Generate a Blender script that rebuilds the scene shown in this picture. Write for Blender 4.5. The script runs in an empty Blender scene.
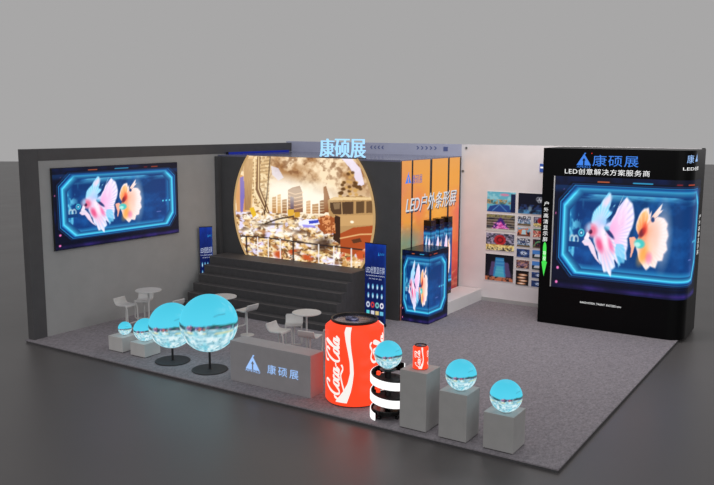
import bpy, bmesh, math, random
import numpy as np
from mathutils import Vector, Matrix
random.seed(7)
SC = bpy.context.scene
COL = SC.collection
R = math.radians
P = 0.06            # carpet level

# ------------------------------------------------------------------ colour
def lin(c):
    a = np.asarray(c, dtype=np.float64)
    if a.max() > 1.0: a = a / 255.0
    return np.where(a <= 0.04045, a / 12.92, ((a + 0.055) / 1.055) ** 2.4)
def col4(c):
    l = lin(c); return (float(l[0]), float(l[1]), float(l[2]), 1.0)

# ------------------------------------------------------------------ materials
def new_mat(name):
    m = bpy.data.materials.new(name); m.use_nodes = True
    return m, m.node_tree, m.node_tree.nodes['Principled BSDF']
def paint(name, c, rough=.6, metal=0.0, spec=.4, scale=6.0, amount=.06, bump=0.0, coat=0.0):
    m, nt, b = new_mat(name)
    tc = nt.nodes.new('ShaderNodeTexCoord'); nz = nt.nodes.new('ShaderNodeTexNoise')
    nz.inputs['Scale'].default_value = scale; nz.inputs['Detail'].default_value = 6
    nt.links.new(tc.outputs['Object'], nz.inputs['Vector'])
    rp = nt.nodes.new('ShaderNodeValToRGB')
    l = lin(c); lo = np.clip(l * (1 - amount * 2), 0, 1); hi = np.clip(l * (1 + amount * 2), 0, 1)
    rp.color_ramp.elements[0].position = .3; rp.color_ramp.elements[1].position = .7
    rp.color_ramp.elements[0].color = (*lo, 1); rp.color_ramp.elements[1].color = (*hi, 1)
    nt.links.new(nz.outputs['Fac'], rp.inputs['Fac']); nt.links.new(rp.outputs['Color'], b.inputs['Base Color'])
    b.inputs['Roughness'].default_value = rough; b.inputs['Metallic'].default_value = metal
    b.inputs['Specular IOR Level'].default_value = spec; b.inputs['Coat Weight'].default_value = coat
    if bump:
        bp = nt.nodes.new('ShaderNodeBump'); bp.inputs['Strength'].default_value = bump; bp.inputs['Distance'].default_value = .01
        nt.links.new(nz.outputs['Fac'], bp.inputs['Height']); nt.links.new(bp.outputs['Normal'], b.inputs['Normal'])
    return m
def glow(name, c, strength=1.0, base=None, rough=.4):
    m, nt, b = new_mat(name)
    b.inputs['Base Color'].default_value = col4(base if base is not None else (10, 10, 10))
    b.inputs['Emission Color'].default_value = col4(c); b.inputs['Emission Strength'].default_value = strength
    b.inputs['Roughness'].default_value = rough; b.inputs['Specular IOR Level'].default_value = .3
    return m
def attr_mat(name, strength=1.0, lit=False, rough=.35, spec=.25):
    m, nt, b = new_mat(name)
    a = nt.nodes.new('ShaderNodeVertexColor'); a.layer_name = 'Col'
    if lit: nt.links.new(a.outputs['Color'], b.inputs['Base Color'])
    else: b.inputs['Base Color'].default_value = (.004, .004, .004, 1)
    nt.links.new(a.outputs['Color'], b.inputs['Emission Color'])
    b.inputs['Emission Strength'].default_value = strength
    b.inputs['Roughness'].default_value = rough; b.inputs['Specular IOR Level'].default_value = spec
    return m

M = {}
M['wall_grey'] = paint('wall_grey', (168, 168, 168), .75, scale=3, amount=.02)
M['wall_white'] = paint('wall_white', (236, 231, 232), .7, scale=3, amount=.015)
M['wall_white_shaded'] = paint('wall_white_shaded', (186, 189, 212), .7, scale=3, amount=.02)  # white wall where less light reaches: the dimmer, bluer light is in the colour
M['wall_dark'] = paint('wall_dark', (78, 78, 80), .6, scale=4, amount=.03)
M['frame_dark'] = paint('frame_dark', (84, 83, 85), .55, scale=4, amount=.03)
M['roof'] = paint('roof_panel', (110, 112, 136), .14, spec=.8, scale=3, amount=.02)
M['steps'] = paint('step_dark', (76, 74, 75), .6, scale=10, amount=.05)
M['nosing'] = paint('step_nosing', (104, 101, 101), .5, scale=10, amount=.04)
M['plinth'] = paint('white_lacquer', (240, 238, 238), .5, scale=4, amount=.01)
M['pedestal'] = paint('pedestal_grey', (176, 175, 174), .6, scale=5, amount=.02)
M['cube'] = paint('cube_pale', (206, 204, 202), .6, scale=5, amount=.02)
M['counter'] = paint('counter_grey', (166, 163, 166), .55, scale=5, amount=.02)
M['furniture'] = paint('pale_powder_coat', (204, 202, 200), .45, scale=9, amount=.02)
M['black'] = paint('black_gloss', (12, 12, 13), .22, scale=4, amount=.05)
M['blackm'] = paint('black_satin', (34, 34, 36), .45, scale=7, amount=.05)
M['stand'] = paint('stand_charcoal', (52, 52, 54), .5, scale=7, amount=.05)
M['red'] = glow('can_red', (252, 74, 38), .92, base=(200, 30, 15), rough=.35)
M['white_logo'] = glow('logo_white', (255, 250, 244), .95)
M['ring_white'] = glow('ring_white', (255, 255, 255), 1.15)
M['can_lid'] = paint('can_lid_metal', (128, 128, 158), .22, metal=.9, scale=9, amount=.3)
M['can_rim'] = paint('can_rim', (40, 38, 40), .3, metal=.6, scale=7, amount=.1)
M['cyan'] = glow('sign_cyan', (165, 218, 255), 1.15)
M['ltblue'] = glow('counter_letters', (160, 200, 255), 1.0)
M['blue'] = glow('header_blue', (62, 132, 235), 1.0)
M['blue2'] = glow('panel_blue', (70, 100, 190), .9)
M['white'] = glow('text_white', (250, 250, 250), 1.05)
M['green'] = glow('arrow_green', (70, 225, 80), 1.0)
M['redspot'] = glow('red_spot', (230, 40, 30), 1.0)
M['bluestrip'] = glow('strip_blue', (12, 34, 140), .9)
M['chev'] = paint('chevron_blue', (96, 108, 160), .6)
M['signblue'] = glow('sign_blue', (60, 90, 165), .9)
M['silver'] = glow('silver_letters', (215, 222, 230), .95)
M['silverdk'] = glow('silver_shadow', (60, 70, 92), .9)
M['postertxt'] = glow('poster_text', (205, 215, 240), .85)
M['postercyan'] = glow('poster_cyan', (40, 140, 215), .9)

# ground: dark polished floor
m, nt, b = new_mat('polished_floor')
tc = nt.nodes.new('ShaderNodeTexCoord'); nz = nt.nodes.new('ShaderNodeTexNoise'); nz.inputs['Scale'].default_value = .6
nt.links.new(tc.outputs['Object'], nz.inputs['Vector'])
mr = nt.nodes.new('ShaderNodeMapRange'); mr.inputs[3].default_value = .36; mr.inputs[4].default_value = .44
nt.links.new(nz.outputs['Fac'], mr.inputs[0]); nt.links.new(mr.outputs[0], b.inputs['Roughness'])
b.inputs['Base Color'].default_value = col4((94, 91, 91)); b.inputs['Specular IOR Level'].default_value = .5
M['floor'] = m
# carpet
m, nt, b = new_mat('carpet')
tc = nt.nodes.new('ShaderNodeTexCoord'); nz = nt.nodes.new('ShaderNodeTexNoise')
mp = nt.nodes.new('ShaderNodeMapping'); mp.inputs['Scale'].default_value = (1, .55, 1); mp.inputs['Rotation'].default_value = (0, 0, .6)
nz.inputs['Scale'].default_value = 26; nz.inputs['Detail'].default_value = 8; nz.inputs['Roughness'].default_value = .8
nt.links.new(tc.outputs['Object'], mp.inputs['Vector']); nt.links.new(mp.outputs[0], nz.inputs['Vector'])
rp = nt.nodes.new('ShaderNodeValToRGB'); rp.color_ramp.elements[0].position = .32; rp.color_ramp.elements[1].position = .68
rp.color_ramp.elements[0].color = col4((116, 112, 117)); rp.color_ramp.elements[1].color = col4((168, 162, 168))
nt.links.new(nz.outputs['Fac'], rp.inputs['Fac']); nt.links.new(rp.outputs['Color'], b.inputs['Base Color'])
bp = nt.nodes.new('ShaderNodeBump'); bp.inputs['Strength'].default_value = .6; bp.inputs['Distance'].default_value = .012
nt.links.new(nz.outputs['Fac'], bp.inputs['Height']); nt.links.new(bp.outputs['Normal'], b.inputs['Normal'])
b.inputs['Roughness'].default_value = .95; b.inputs['Specular IOR Level'].default_value = .1
M['carpet'] = m

# ------------------------------------------------------------------ mesh builder
class MB:
    def __init__(s): s.v = []; s.f = []
    def add(s, vs, fs):
        o = len(s.v); s.v += [tuple(v) for v in vs]; s.f += [tuple(i + o for i in f) for f in fs]; return s
    def box(s, x0, x1, y0, y1, z0, z1, bev=0.0):
        bm = bmesh.new(); bmesh.ops.create_cube(bm, size=1)
        for v in bm.verts:
            v.co = Vector((x0 + (v.co.x + .5) * (x1 - x0), y0 + (v.co.y + .5) * (y1 - y0), z0 + (v.co.z + .5) * (z1 - z0)))
        if bev: bmesh.ops.bevel(bm, geom=bm.edges[:], offset=bev, segments=2, affect='EDGES', profile=.5)
        bm.verts.index_update(); s.add([v.co[:] for v in bm.verts], [[v.index for v in f.verts] for f in bm.faces]); bm.free(); return s
    def lathe(s, prof, n=40, cx=0, cy=0, cap=True):
        vs = []; fs = []
        for r, z in prof:
            for k in range(n):
                a = 2 * math.pi * k / n; vs.append((cx + r * math.cos(a), cy + r * math.sin(a), z))
        for j in range(len(prof) - 1):
            for k in range(n):
                k2 = (k + 1) % n; fs.append((j * n + k, j * n + k2, (j + 1) * n + k2, (j + 1) * n + k))
        if cap:
            fs.append(tuple(reversed(range(n)))); fs.append(tuple((len(prof) - 1) * n + k for k in range(n)))
        return s.add(vs, fs)
    def disc(s, r, z0, z1, cx=0, cy=0, n=40, bev=.004):
        return s.lathe([(r - bev, z0), (r, z0 + bev), (r, z1 - bev), (r - bev, z1)], n, cx, cy)
    def tube(s, pts, r, n=10, closed=False):
        pts = [Vector(p) for p in pts]; L = len(pts); vs = []; fs = []
        up = Vector((0, 0, 1)); prev = None
        for i, p in enumerate(pts):
            if closed: t = pts[(i + 1) % L] - pts[i - 1]
            else: t = pts[min(i + 1, L - 1)] - pts[max(i - 1, 0)]
            t.normalize()
            if prev is None:
                a = up if abs(t.dot(up)) < .9 else Vector((1, 0, 0))
                nrm = t.cross(a).normalized()
            else:
                nrm = (prev - t * prev.dot(t)).normalized()
            prev = nrm; bn = t.cross(nrm)
            for k in range(n):
                a = 2 * math.pi * k / n; vs.append(p + nrm * (r * math.cos(a)) + bn * (r * math.sin(a)))
        for i in range(L if closed else L - 1):
            j = (i + 1) % L
            for k in range(n):
                k2 = (k + 1) % n; fs.append((i * n + k, i * n + k2, j * n + k2, j * n + k))
        if not closed:
            fs.append(tuple(reversed(range(n)))); fs.append(tuple((L - 1) * n + k for k in range(n)))
        return s.add(vs, fs)
    def build(s, name, mat, parent=None, smooth=False):
        me = bpy.data.meshes.new(name); me.from_pydata(s.v, [], s.f); me.update()
        bm = bmesh.new(); bm.from_mesh(me); bmesh.ops.recalc_face_normals(bm, faces=bm.faces[:]); bm.to_mesh(me); bm.free()
        if smooth:
            for p in me.polygons: p.use_smooth = True
            me.set_sharp_from_angle(angle=R(35))
        me.materials.append(mat)
        o = bpy.data.objects.new(name, me); COL.objects.link(o)
        if parent is not None: o.parent = parent
        return o

def thing(name, label, cat, loc=(0, 0, 0), rz=0, group=None):
    o = bpy.data.objects.new(name, None); COL.objects.link(o)
    o.empty_display_size = .1; o.location = loc; o.rotation_euler = (0, 0, rz)
    o['label'] = label; o['category'] = cat
    if group: o['group'] = group
    return o
def tag(o, label, cat, group=None):
    o['label'] = label; o['category'] = cat
    if group: o['group'] = group
    return o
def struct(mb, name, mat):
    o = mb.build(name, mat); o['kind'] = 'structure'; return o
def copy_tree(o, parent=None):
    c = o.copy(); COL.objects.link(c)
    if parent is not None: c.parent = parent
    for ch in list(o.children): copy_tree(ch, c)
    return c
def dup(root, loc, rz, label, group=None):
    c = copy_tree(root); c.location = loc; c.rotation_euler = (0, 0, rz); c['label'] = label
    if group: c['group'] = group
    return c

# ------------------------------------------------------------------ lettering (default font turned into mesh)
def glyphs(body, bold=0.0, extrude=0.0, shear=0.0, spacing=1.0):
    cu = bpy.data.curves.new('glyph_curve', 'FONT'); cu.body = body; cu.offset = bold; cu.extrude = extrude
    cu.shear = shear; cu.space_character = spacing; cu.resolution_u = 4
    ob = bpy.data.objects.new('glyph_object', cu); COL.objects.link(ob)
    bpy.context.view_layer.update()
    dg = bpy.context.evaluated_depsgraph_get()
    me = bpy.data.meshes.new_from_object(ob.evaluated_get(dg))
    vs = [v.co.copy() for v in me.vertices]; fs = [tuple(p.vertices) for p in me.polygons]
    bpy.data.objects.remove(ob); bpy.data.curves.remove(cu); bpy.data.meshes.remove(me)
    x0 = min(v.x for v in vs); x1 = max(v.x for v in vs); y0 = min(v.y for v in vs); y1 = max(v.y for v in vs)
    return [((v.x - x0) / (x1 - x0), (v.y - y0) / (y1 - y0), v.z) for v in vs], fs
def lettering(name, body, mat, parent, fn, s0, s1, t0, t1, bold=0.0, extrude=0.0, depth=0.0, shear=0.0, spacing=1.0):
    """fn(s, t, d) -> position; the text fills s0..s1 by t0..t1"""
    vs, fs = glyphs(body, bold, .05 if depth else 0.0, shear, spacing)
    mb = MB(); mb.add([fn(s0 + u * (s1 - s0), t0 + v * (t1 - t0), (d + .05) / .1 * depth if depth else 0.0) for u, v, d in vs], fs)
    return mb.build(name, mat, parent)
def flat_shape(name, polys, mat, parent, fn, thick=0.0):
    mb = MB()
    for poly in polys:
        n = len(poly)
        mb.add([fn(x, y, thick) for x, y in poly], [tuple(range(n))])
    return mb.build(name, mat, parent)
def logo_polys(x, y, w, h):
    """triangular sail emblem with a dark arrow gap, drawn in a w x h box"""
    q = lambda pts: [(x + a * w, y + b * h) for a, b in pts]
    return [q([(.0, .22), (.5, 1.0), (.5, .72), (.38, .54), (.45, .54), (.45, .22)]),
            q([(1.0, .22), (.55, .22), (.55, .54), (.62, .54), (.5, .72), (.5, 1.0)]),
            q([(.5, 1.0), (.52, 1.06), (.64, 1.06), (.56, .95)])]

# ------------------------------------------------------------------ raster painter (procedural pictures stored as vertex colours)
RNG = np.random.RandomState(11)
def vnoise(h, w, gy, gx, seed):
    r = np.random.RandomState(seed); g = r.rand(gy + 2, gx + 2)
    y = np.linspace(0, gy, h, endpoint=False)[:, None]; x = np.linspace(0, gx, w, endpoint=False)[None, :]
    yi = y.astype(int); xi = x.astype(int); fy = y - yi; fx = x - xi
    fy = fy * fy * (3 - 2 * fy); fx = fx * fx * (3 - 2 * fx)
    return (g[yi, xi] * (1 - fy) * (1 - fx) + g[yi + 1, xi] * fy * (1 - fx) + g[yi, xi + 1] * (1 - fy) * fx + g[yi + 1, xi + 1] * fy * fx)
def fbm(h, w, gy, gx, seed, oct=4):
    o = np.zeros((h, w)); a = .5; t = 0
    for k in range(oct):
        o += a * vnoise(h, w, gy * 2 ** k, gx * 2 ** k, seed + k); t += a; a *= .55
    return o / t
class Art:
    def __init__(s, w, h, c=(0, 0, 0)):
        s.w = w; s.h = h; s.a = np.ones((h, w, 3)) * np.array(c, float) / 255
        s.Y, s.X = np.mgrid[0:h, 0:w]; s.X = (s.X + .5) / w; s.Y = (s.Y + .5) / h     # 0..1, Y down
    def mix(s, m, c):
        c = np.asarray(c, float)
        if c.ndim == 1: c = c / 255
        s.a = s.a * (1 - m[..., None]) + c * m[..., None]
    def poly(s, pts, c, alpha=1.0, soft=None):
        inside = np.zeros((s.h, s.w), bool); n = len(pts); j = n - 1
        for i in range(n):
            xi, yi = pts[i]; xj, yj = pts[j]
            if yi != yj:
                cond = ((yi > s.Y) != (yj > s.Y)) & (s.X < (xj - xi) * (s.Y - yi) / (yj - yi) + xi)
                inside ^= cond
            j = i
        m = inside.astype(float)
        s.mix(m * alpha, c); return m
    def rect(s, x0, y0, x1, y1, c, alpha=1.0):
        m = ((s.X >= x0) & (s.X < x1) & (s.Y >= y0) & (s.Y < y1)).astype(float); s.mix(m * alpha, c); return m
    def ell(s, x, y, rx, ry, c, alpha=1.0, soft=.25, ang=0):
        dx = (s.X - x); dy = (s.Y - y); ca, sa = math.cos(ang), math.sin(ang)
        d = np.sqrt(((dx * ca + dy * sa) / rx) ** 2 + ((-dx * sa + dy * ca) / ry) ** 2)
        m = np.clip((1 + soft / 2 - d) / soft, 0, 1); s.mix(m * alpha, c); return m
    def ring(s, x, y, rx, ry, t, c, alpha=1.0):
        d = np.sqrt(((s.X - x) / rx) ** 2 + ((s.Y - y) / ry) ** 2); m = np.clip(1 - abs(d - 1) / t, 0, 1); s.mix(m * alpha, c)
    def line(s, pts, wd, c, alpha=1.0, asp=1.0):
        best = np.full((s.h, s.w), 9.0)
        for (x0, y0), (x1, y1) in zip(pts[:-1], pts[1:]):
            dx, dy = (x1 - x0) * asp, y1 - y0; L = dx * dx + dy * dy + 1e-12
            t = np.clip((((s.X - x0) * asp) * dx + (s.Y - y0) * dy) / L, 0, 1)
            best = np.minimum(best, np.hypot((s.X - x0) * asp - t * dx, s.Y - y0 - t * dy))
        m = np.clip(1.5 - best / wd, 0, 1); s.mix(m * alpha, c); return m
    def fan(s, cx, cy, pts, cin, cout, asp=2.0, streak=18, seed=0, alpha=1.0, stripe=(255, 255, 255), sa=.28):
        """a fin: silhouette from rim points, streaked outward from (cx, cy)"""
        ang = np.array([math.atan2(y - cy, (x - cx) * asp) for x, y in pts]); rad = np.array([math.hypot((x - cx) * asp, y - cy) for x, y in pts])
        ang = np.unwrap(ang); o = np.argsort(ang); ang = ang[o]; rad = rad[o]
        th = np.arctan2(s.Y - cy, (s.X - cx) * asp); rr = np.hypot((s.X - cx) * asp, s.Y - cy)
        mid = (ang[0] + ang[-1]) / 2; th = (th - mid + math.pi) % (2 * math.pi) - math.pi + mid
        r = np.interp(th, ang, rad, left=0, right=0)
        r = r * (1 + .012 * np.sin(th * 9 + seed))
        m = np.clip((r - rr) / .02, 0, 1) * (r > 0)
        t = np.clip(rr / np.maximum(r, 1e-6), 0, 1)[..., None]
        c = np.array(cin, float) / 255 * (1 - t) + np.array(cout, float) / 255 * t
        st = (.5 + .5 * np.sin(th * streak + 3 * t[..., 0] + seed)) ** 2 * np.clip(t[..., 0] * 1.5 - .2, 0, 1) * sa
        c = c * (1 - st[..., None]) + np.array(stripe, float) / 255 * st[..., None]
        s.mix(m * alpha, c); return m

def sample(img, U, V):
    h, w = img.shape[:2]; x = np.clip(U * w - .5, 0, w - 1.001); y = np.clip(V * h - .5, 0, h - 1.001)
    xi = x.astype(int); yi = y.astype(int); fx = (x - xi)[..., None]; fy = (y - yi)[..., None]
    return img[yi, xi] * (1 - fx) * (1 - fy) + img[yi, xi + 1] * fx * (1 - fy) + img[yi + 1, xi] * (1 - fx) * fy + img[yi + 1, xi + 1] * fx * fy
def picture(name, img, nx, ny, fn, mat, parent, u0=0., u1=1., v0=0., v1=1., keep=None, smooth=False):
    """a grid of vertices coloured from img; fn(u, v) gives the position, v runs down"""
    u = np.linspace(u0, u1, nx + 1); v = np.linspace(v0, v1, ny + 1); U, V = np.meshgrid(u, v)
    c = lin(np.clip(sample(img, U, V), 0, .9999))
    pos = np.array([fn(a, b_) for b_ in v for a in u], float)
    idx = np.arange((nx + 1) * (ny + 1)).reshape(ny + 1, nx + 1)
    q = np.stack([idx[1:, :-1], idx[1:, 1:], idx[:-1, 1:], idx[:-1, :-1]], -1).reshape(-1, 4)
    if keep is not None: q = q[keep(pos[q].mean(1))]
    me = bpy.data.meshes.new(name); me.from_pydata(pos.tolist(), [], q.tolist()); me.update()
    at = me.color_attributes.new('Col', 'FLOAT_COLOR', 'POINT')
    at.data.foreach_set('color', np.concatenate([c.reshape(-1, 3), np.ones((c.shape[0] * c.shape[1], 1))], 1).ravel())
    me.materials.append(mat)
    if smooth:
        for p in me.polygons: p.use_smooth = True
    o = bpy.data.objects.new(name, me); COL.objects.link(o)
    if parent is not None: o.parent = parent
    return o

# ------------------------------------------------------------------ picture: two fancy fish in a glowing tank
def fish_art():
    W, H = 420, 260; A = Art(W, H, (4, 10, 34)); X, Y = A.X, A.Y; asp = 1.6
    n = fbm(H, W, 5, 8, 3)
    A.mix(np.clip((n - .45) * 3, 0, 1) * .5, (8, 34, 92))
    # frame facets and glimmers
    A.mix(np.clip(1 - abs(Y - .975) / .03, 0, 1) * .8 * np.clip(n * 1.6 - .2, 0, 1), (70, 40, 130))
    A.mix(np.clip(1 - abs(Y - .93) / .02, 0, 1) * .8, (3, 6, 26))
    for x, c, w in ((.30, (225, 110, 60), .045), (.53, (60, 190, 240), .07), (.80, (215, 85, 50), .035), (.72, (150, 30, 40), .02)):
        A.rect(x - w, .035, x + w * .6, .052, c)
    A.rect(.50, .885, .62, .905, (90, 225, 255))
    A.rect(.72, .895, .84, .905, (150, 40, 70)); 
    for x, y in ((.015, .33), (.02, .68), (.035, .82), (.06, .12), (.955, .13), (.985, .33), (.975, .78), (.03, .95)):
        A.ell(x, y, .008, .013, (240, 120, 190) if x < .5 else (120, 200, 255))
    def octa(m, mx=.0):
        x0, x1, y0, y1 = .036 + m, .974 - m, .072 + m * 1.2, .880 - m * 1.2; c = .085; d = .15
        return [(x0 + c, y0), (x1 - c * .7, y0), (x1, y0 + d * .7), (x1, y1 - d), (x1 - c * .7, y1), (x0 + c, y1), (x0, y1 - d), (x0, y0 + d)]
    A.poly(octa(-.024), (3, 7, 26)); A.poly(octa(-.012), (16, 52, 100)); A.poly(octa(-.007), (3, 10, 36)); A.poly(octa(.0), (40, 150, 215)); A.poly(octa(.004), (8, 50, 110))
    for k in range(7): m = A.poly(octa(.012 + .014 * k / 6), (14 + 60 * k / 6, 80 + 135 * k / 6, 150 + 105 * k / 6))
    for k in range(9):
        f = k / 8; m = A.poly(octa(.027 + .034 * f), (90 - 80 * f ** .5, 228 - 172 * f ** .5, 255 - 140 * f ** .5))
    g = np.clip((Y - .1) / .7, 0, 1)
    deep = np.stack([.015 + .015 * g, .17 + .04 * np.sin(3 * X) + .03 * g, .42 + .06 * g], -1)
    A.mix(m * .9, deep)
    s = fbm(H, W, 30, 6, 21)
    A.mix(m * np.clip(1 - (Y - .12) / .10, 0, 1) * np.clip((s - .42) * 5, 0, 1), (110, 215, 250))
    A.mix(m * np.clip(1 - (Y - .11) / .04, 0, 1) * .7, (80, 200, 245))
    A.mix(m * np.clip((Y - .76) / .05, 0, 1) * .6, (70, 200, 246)); A.mix(m * np.clip(fbm(H, W, 9, 14, 61) - .45, 0, 1) * 1.2, (30, 110, 190))
    A.mix(m * np.clip((.14 - X) / .05, 0, 1) * .6, (60, 190, 235))
    A.mix(m * np.clip((X - .88) / .04, 0, 1) * .55, (50, 180, 235))
    s2 = fbm(H, W, 12, 40, 31); A.mix(m * np.clip((.19 - X) / .06, 0, 1) * np.clip((s2 - .5) * 6, 0, 1) * .7, (120, 225, 250))
    for k in range(3): A.ell(.86 + .03 * k, .52, .007, .011, (90, 210, 240))
    A.rect(.80, .66, .84, .67, (110, 120, 190))
    A.mix(np.clip((.15 - Y) / .04, 0, 1) * (Y > .075) * .45, (14, 70, 130))
    X0 = A.X; A.X = X0 / .87
    # first fish (pink and white): dorsal fin, great tail, lower fins, body
    A.fan(.31, .42, [(.262, .40), (.265, .33), (.285, .27), (.32, .225), (.35, .165), (.375, .115), (.39, .125), (.395, .17), (.425, .215), (.415, .25), (.385, .27), (.40, .31), (.37, .35), (.34, .45)], (216, 214, 246), (110, 214, 250), asp, 34, 1, sa=.5)
    A.ell(.365, .20, .022, .05, (244, 214, 232), .8, .9, .4); A.ell(.40, .265, .02, .025, (12, 58, 118), .85, .7)
    A.fan(.37, .50, [(.36, .40), (.395, .37), (.425, .30), (.445, .24), (.462, .17), (.478, .125), (.498, .145), (.515, .175), (.535, .205), (.545, .26), (.556, .33), (.548, .40), (.53, .455), (.515, .51), (.523, .58), (.51, .64), (.515, .70), (.488, .69), (.48, .76), (.455, .74), (.44, .66), (.40, .62)], (250, 160, 214), (244, 244, 255), asp, 44, 2, stripe=(196, 188, 246), sa=.6)
    A.fan(.47, .40, [(.45, .40), (.462, .30), (.478, .20), (.49, .17), (.50, .24), (.50, .34), (.49, .42)], (240, 190, 230), (252, 226, 244), asp, 20, 2, .6)
    A.fan(.33, .50, [(.285, .50), (.292, .60), (.315, .66), (.325, .73), (.35, .77), (.365, .83), (.39, .82), (.415, .86), (.418, .80), (.445, .775), (.435, .72), (.455, .67), (.44, .58), (.40, .50)], (250, 150, 190), (236, 244, 255), asp, 40, 3, stripe=(170, 200, 250), sa=.6)
    A.fan(.44, .56, [(.435, .60), (.45, .70), (.463, .78), (.478, .735), (.50, .73), (.505, .64), (.485, .56)], (130, 206, 246), (96, 200, 238), asp, 18, 5, .8)
    A.ell(.305, .455, .075, .07, (232, 206, 234), 1, .6, .35); A.ell(.345, .39, .04, .04, (160, 196, 246), .6, 1.2)
    A.ell(.275, .465, .030, .05, (226, 96, 130), .85, .9); A.ell(.262, .475, .012, .02, (70, 20, 60), 1, .5); A.ell(.25, .44, .012, .03, (120, 200, 240), .6, 1)
    A.poly([(.205, .57), (.232, .525), (.258, .54), (.29, .60), (.315, .70), (.345, .76), (.31, .72), (.275, .66), (.25, .60), (.225, .60)], (238, 214, 234))
    A.poly([(.218, .54), (.238, .475), (.256, .50), (.25, .55)], (240, 226, 240))
    A.ell(.325, .585, .020, .06, (226, 50, 106), .7, 1.0, -.25); A.ell(.40, .575, .016, .065, (242, 84, 150), .65, 1.1, -.3); A.ell(.36, .52, .02, .09, (255, 246, 252), .75, 1.0, -.2)
    A.ell(.39, .475, .014, .055, (14, 40, 100), .9, .5, -.6); A.ell(.372, .435, .018, .02, (90, 190, 220), .7, .9)
    # second fish (orange and cream)
    A.fan(.585, .48, [(.562, .42), (.572, .33), (.59, .27), (.61, .235), (.64, .225), (.66, .25), (.648, .285), (.655, .32), (.68, .33), (.70, .30), (.716, .25), (.726, .19), (.736, .24), (.745, .31), (.768, .36), (.762, .40), (.778, .46), (.768, .52), (.774, .58), (.752, .62), (.748, .68), (.72, .69), (.705, .75), (.67, .735), (.645, .775), (.615, .73), (.595, .70), (.58, .62), (.565, .55)], (252, 140, 90), (255, 246, 246), asp, 52, 4, stripe=(252, 200, 190), sa=.45)
    A.ell(.735, .47, .045, .22, (255, 240, 244), .55, 1.1)
    A.fan(.60, .47, [(.572, .44), (.576, .34), (.595, .28), (.625, .25), (.64, .29), (.635, .36), (.625, .44)], (242, 110, 60), (250, 190, 110), asp, 22, 4, .85)
    A.ell(.625, .63, .03, .09, (252, 160, 60), .75, 1.0, .3); A.ell(.67, .56, .03, .08, (250, 214, 200), .7, 1.2); A.ell(.655, .66, .02, .045, (232, 90, 160), .5, 1.0)
    A.ell(.605, .45, .018, .045, (96, 26, 50), .85, .6, .3); A.ell(.622, .415, .016, .05, (226, 50, 40), .65, .9); A.ell(.69, .44, .03, .09, (255, 190, 170), .5, 1.2)
    A.poly([(.522, .50), (.555, .49), (.575, .52), (.56, .58), (.545, .66), (.535, .68), (.54, .60), (.532, .56)], (250, 176, 150))
    A.ell(.592, .545, .034, .04, (60, 198, 196), .95, .5, -.15); A.ell(.578, .555, .02, .02, (200, 244, 234), .8, .6)
    A.ell(.668, .335, .012, .022, (12, 50, 110), .9, .5)
    A.X = X0 / .93
    # floating marks by the first fish
    A.ring(.185, .49, .016, .028, .38, (80, 220, 235)); A.ell(.185, .49, .006, .01, (200, 250, 255))
    A.ring(.127, .555, .014, .035, .5, (190, 215, 225)); A.ring(.152, .555, .014, .035, .5, (190, 215, 225))
    A.rect(.10, .575, .18, .62, (8, 58, 118))
    for k in range(4): A.rect(.205 + .012 * k, .545, .212 + .012 * k, .575, (200, 215, 230), .6)
    A.X = X0
    for ax in (0, 1): A.a = (np.roll(A.a, 1, ax) + 6 * A.a + np.roll(A.a, -1, ax)) / 8
    return A.a
FISH = fish_art()
M['screen'] = attr_mat('fish_screen', 1.12)

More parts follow.
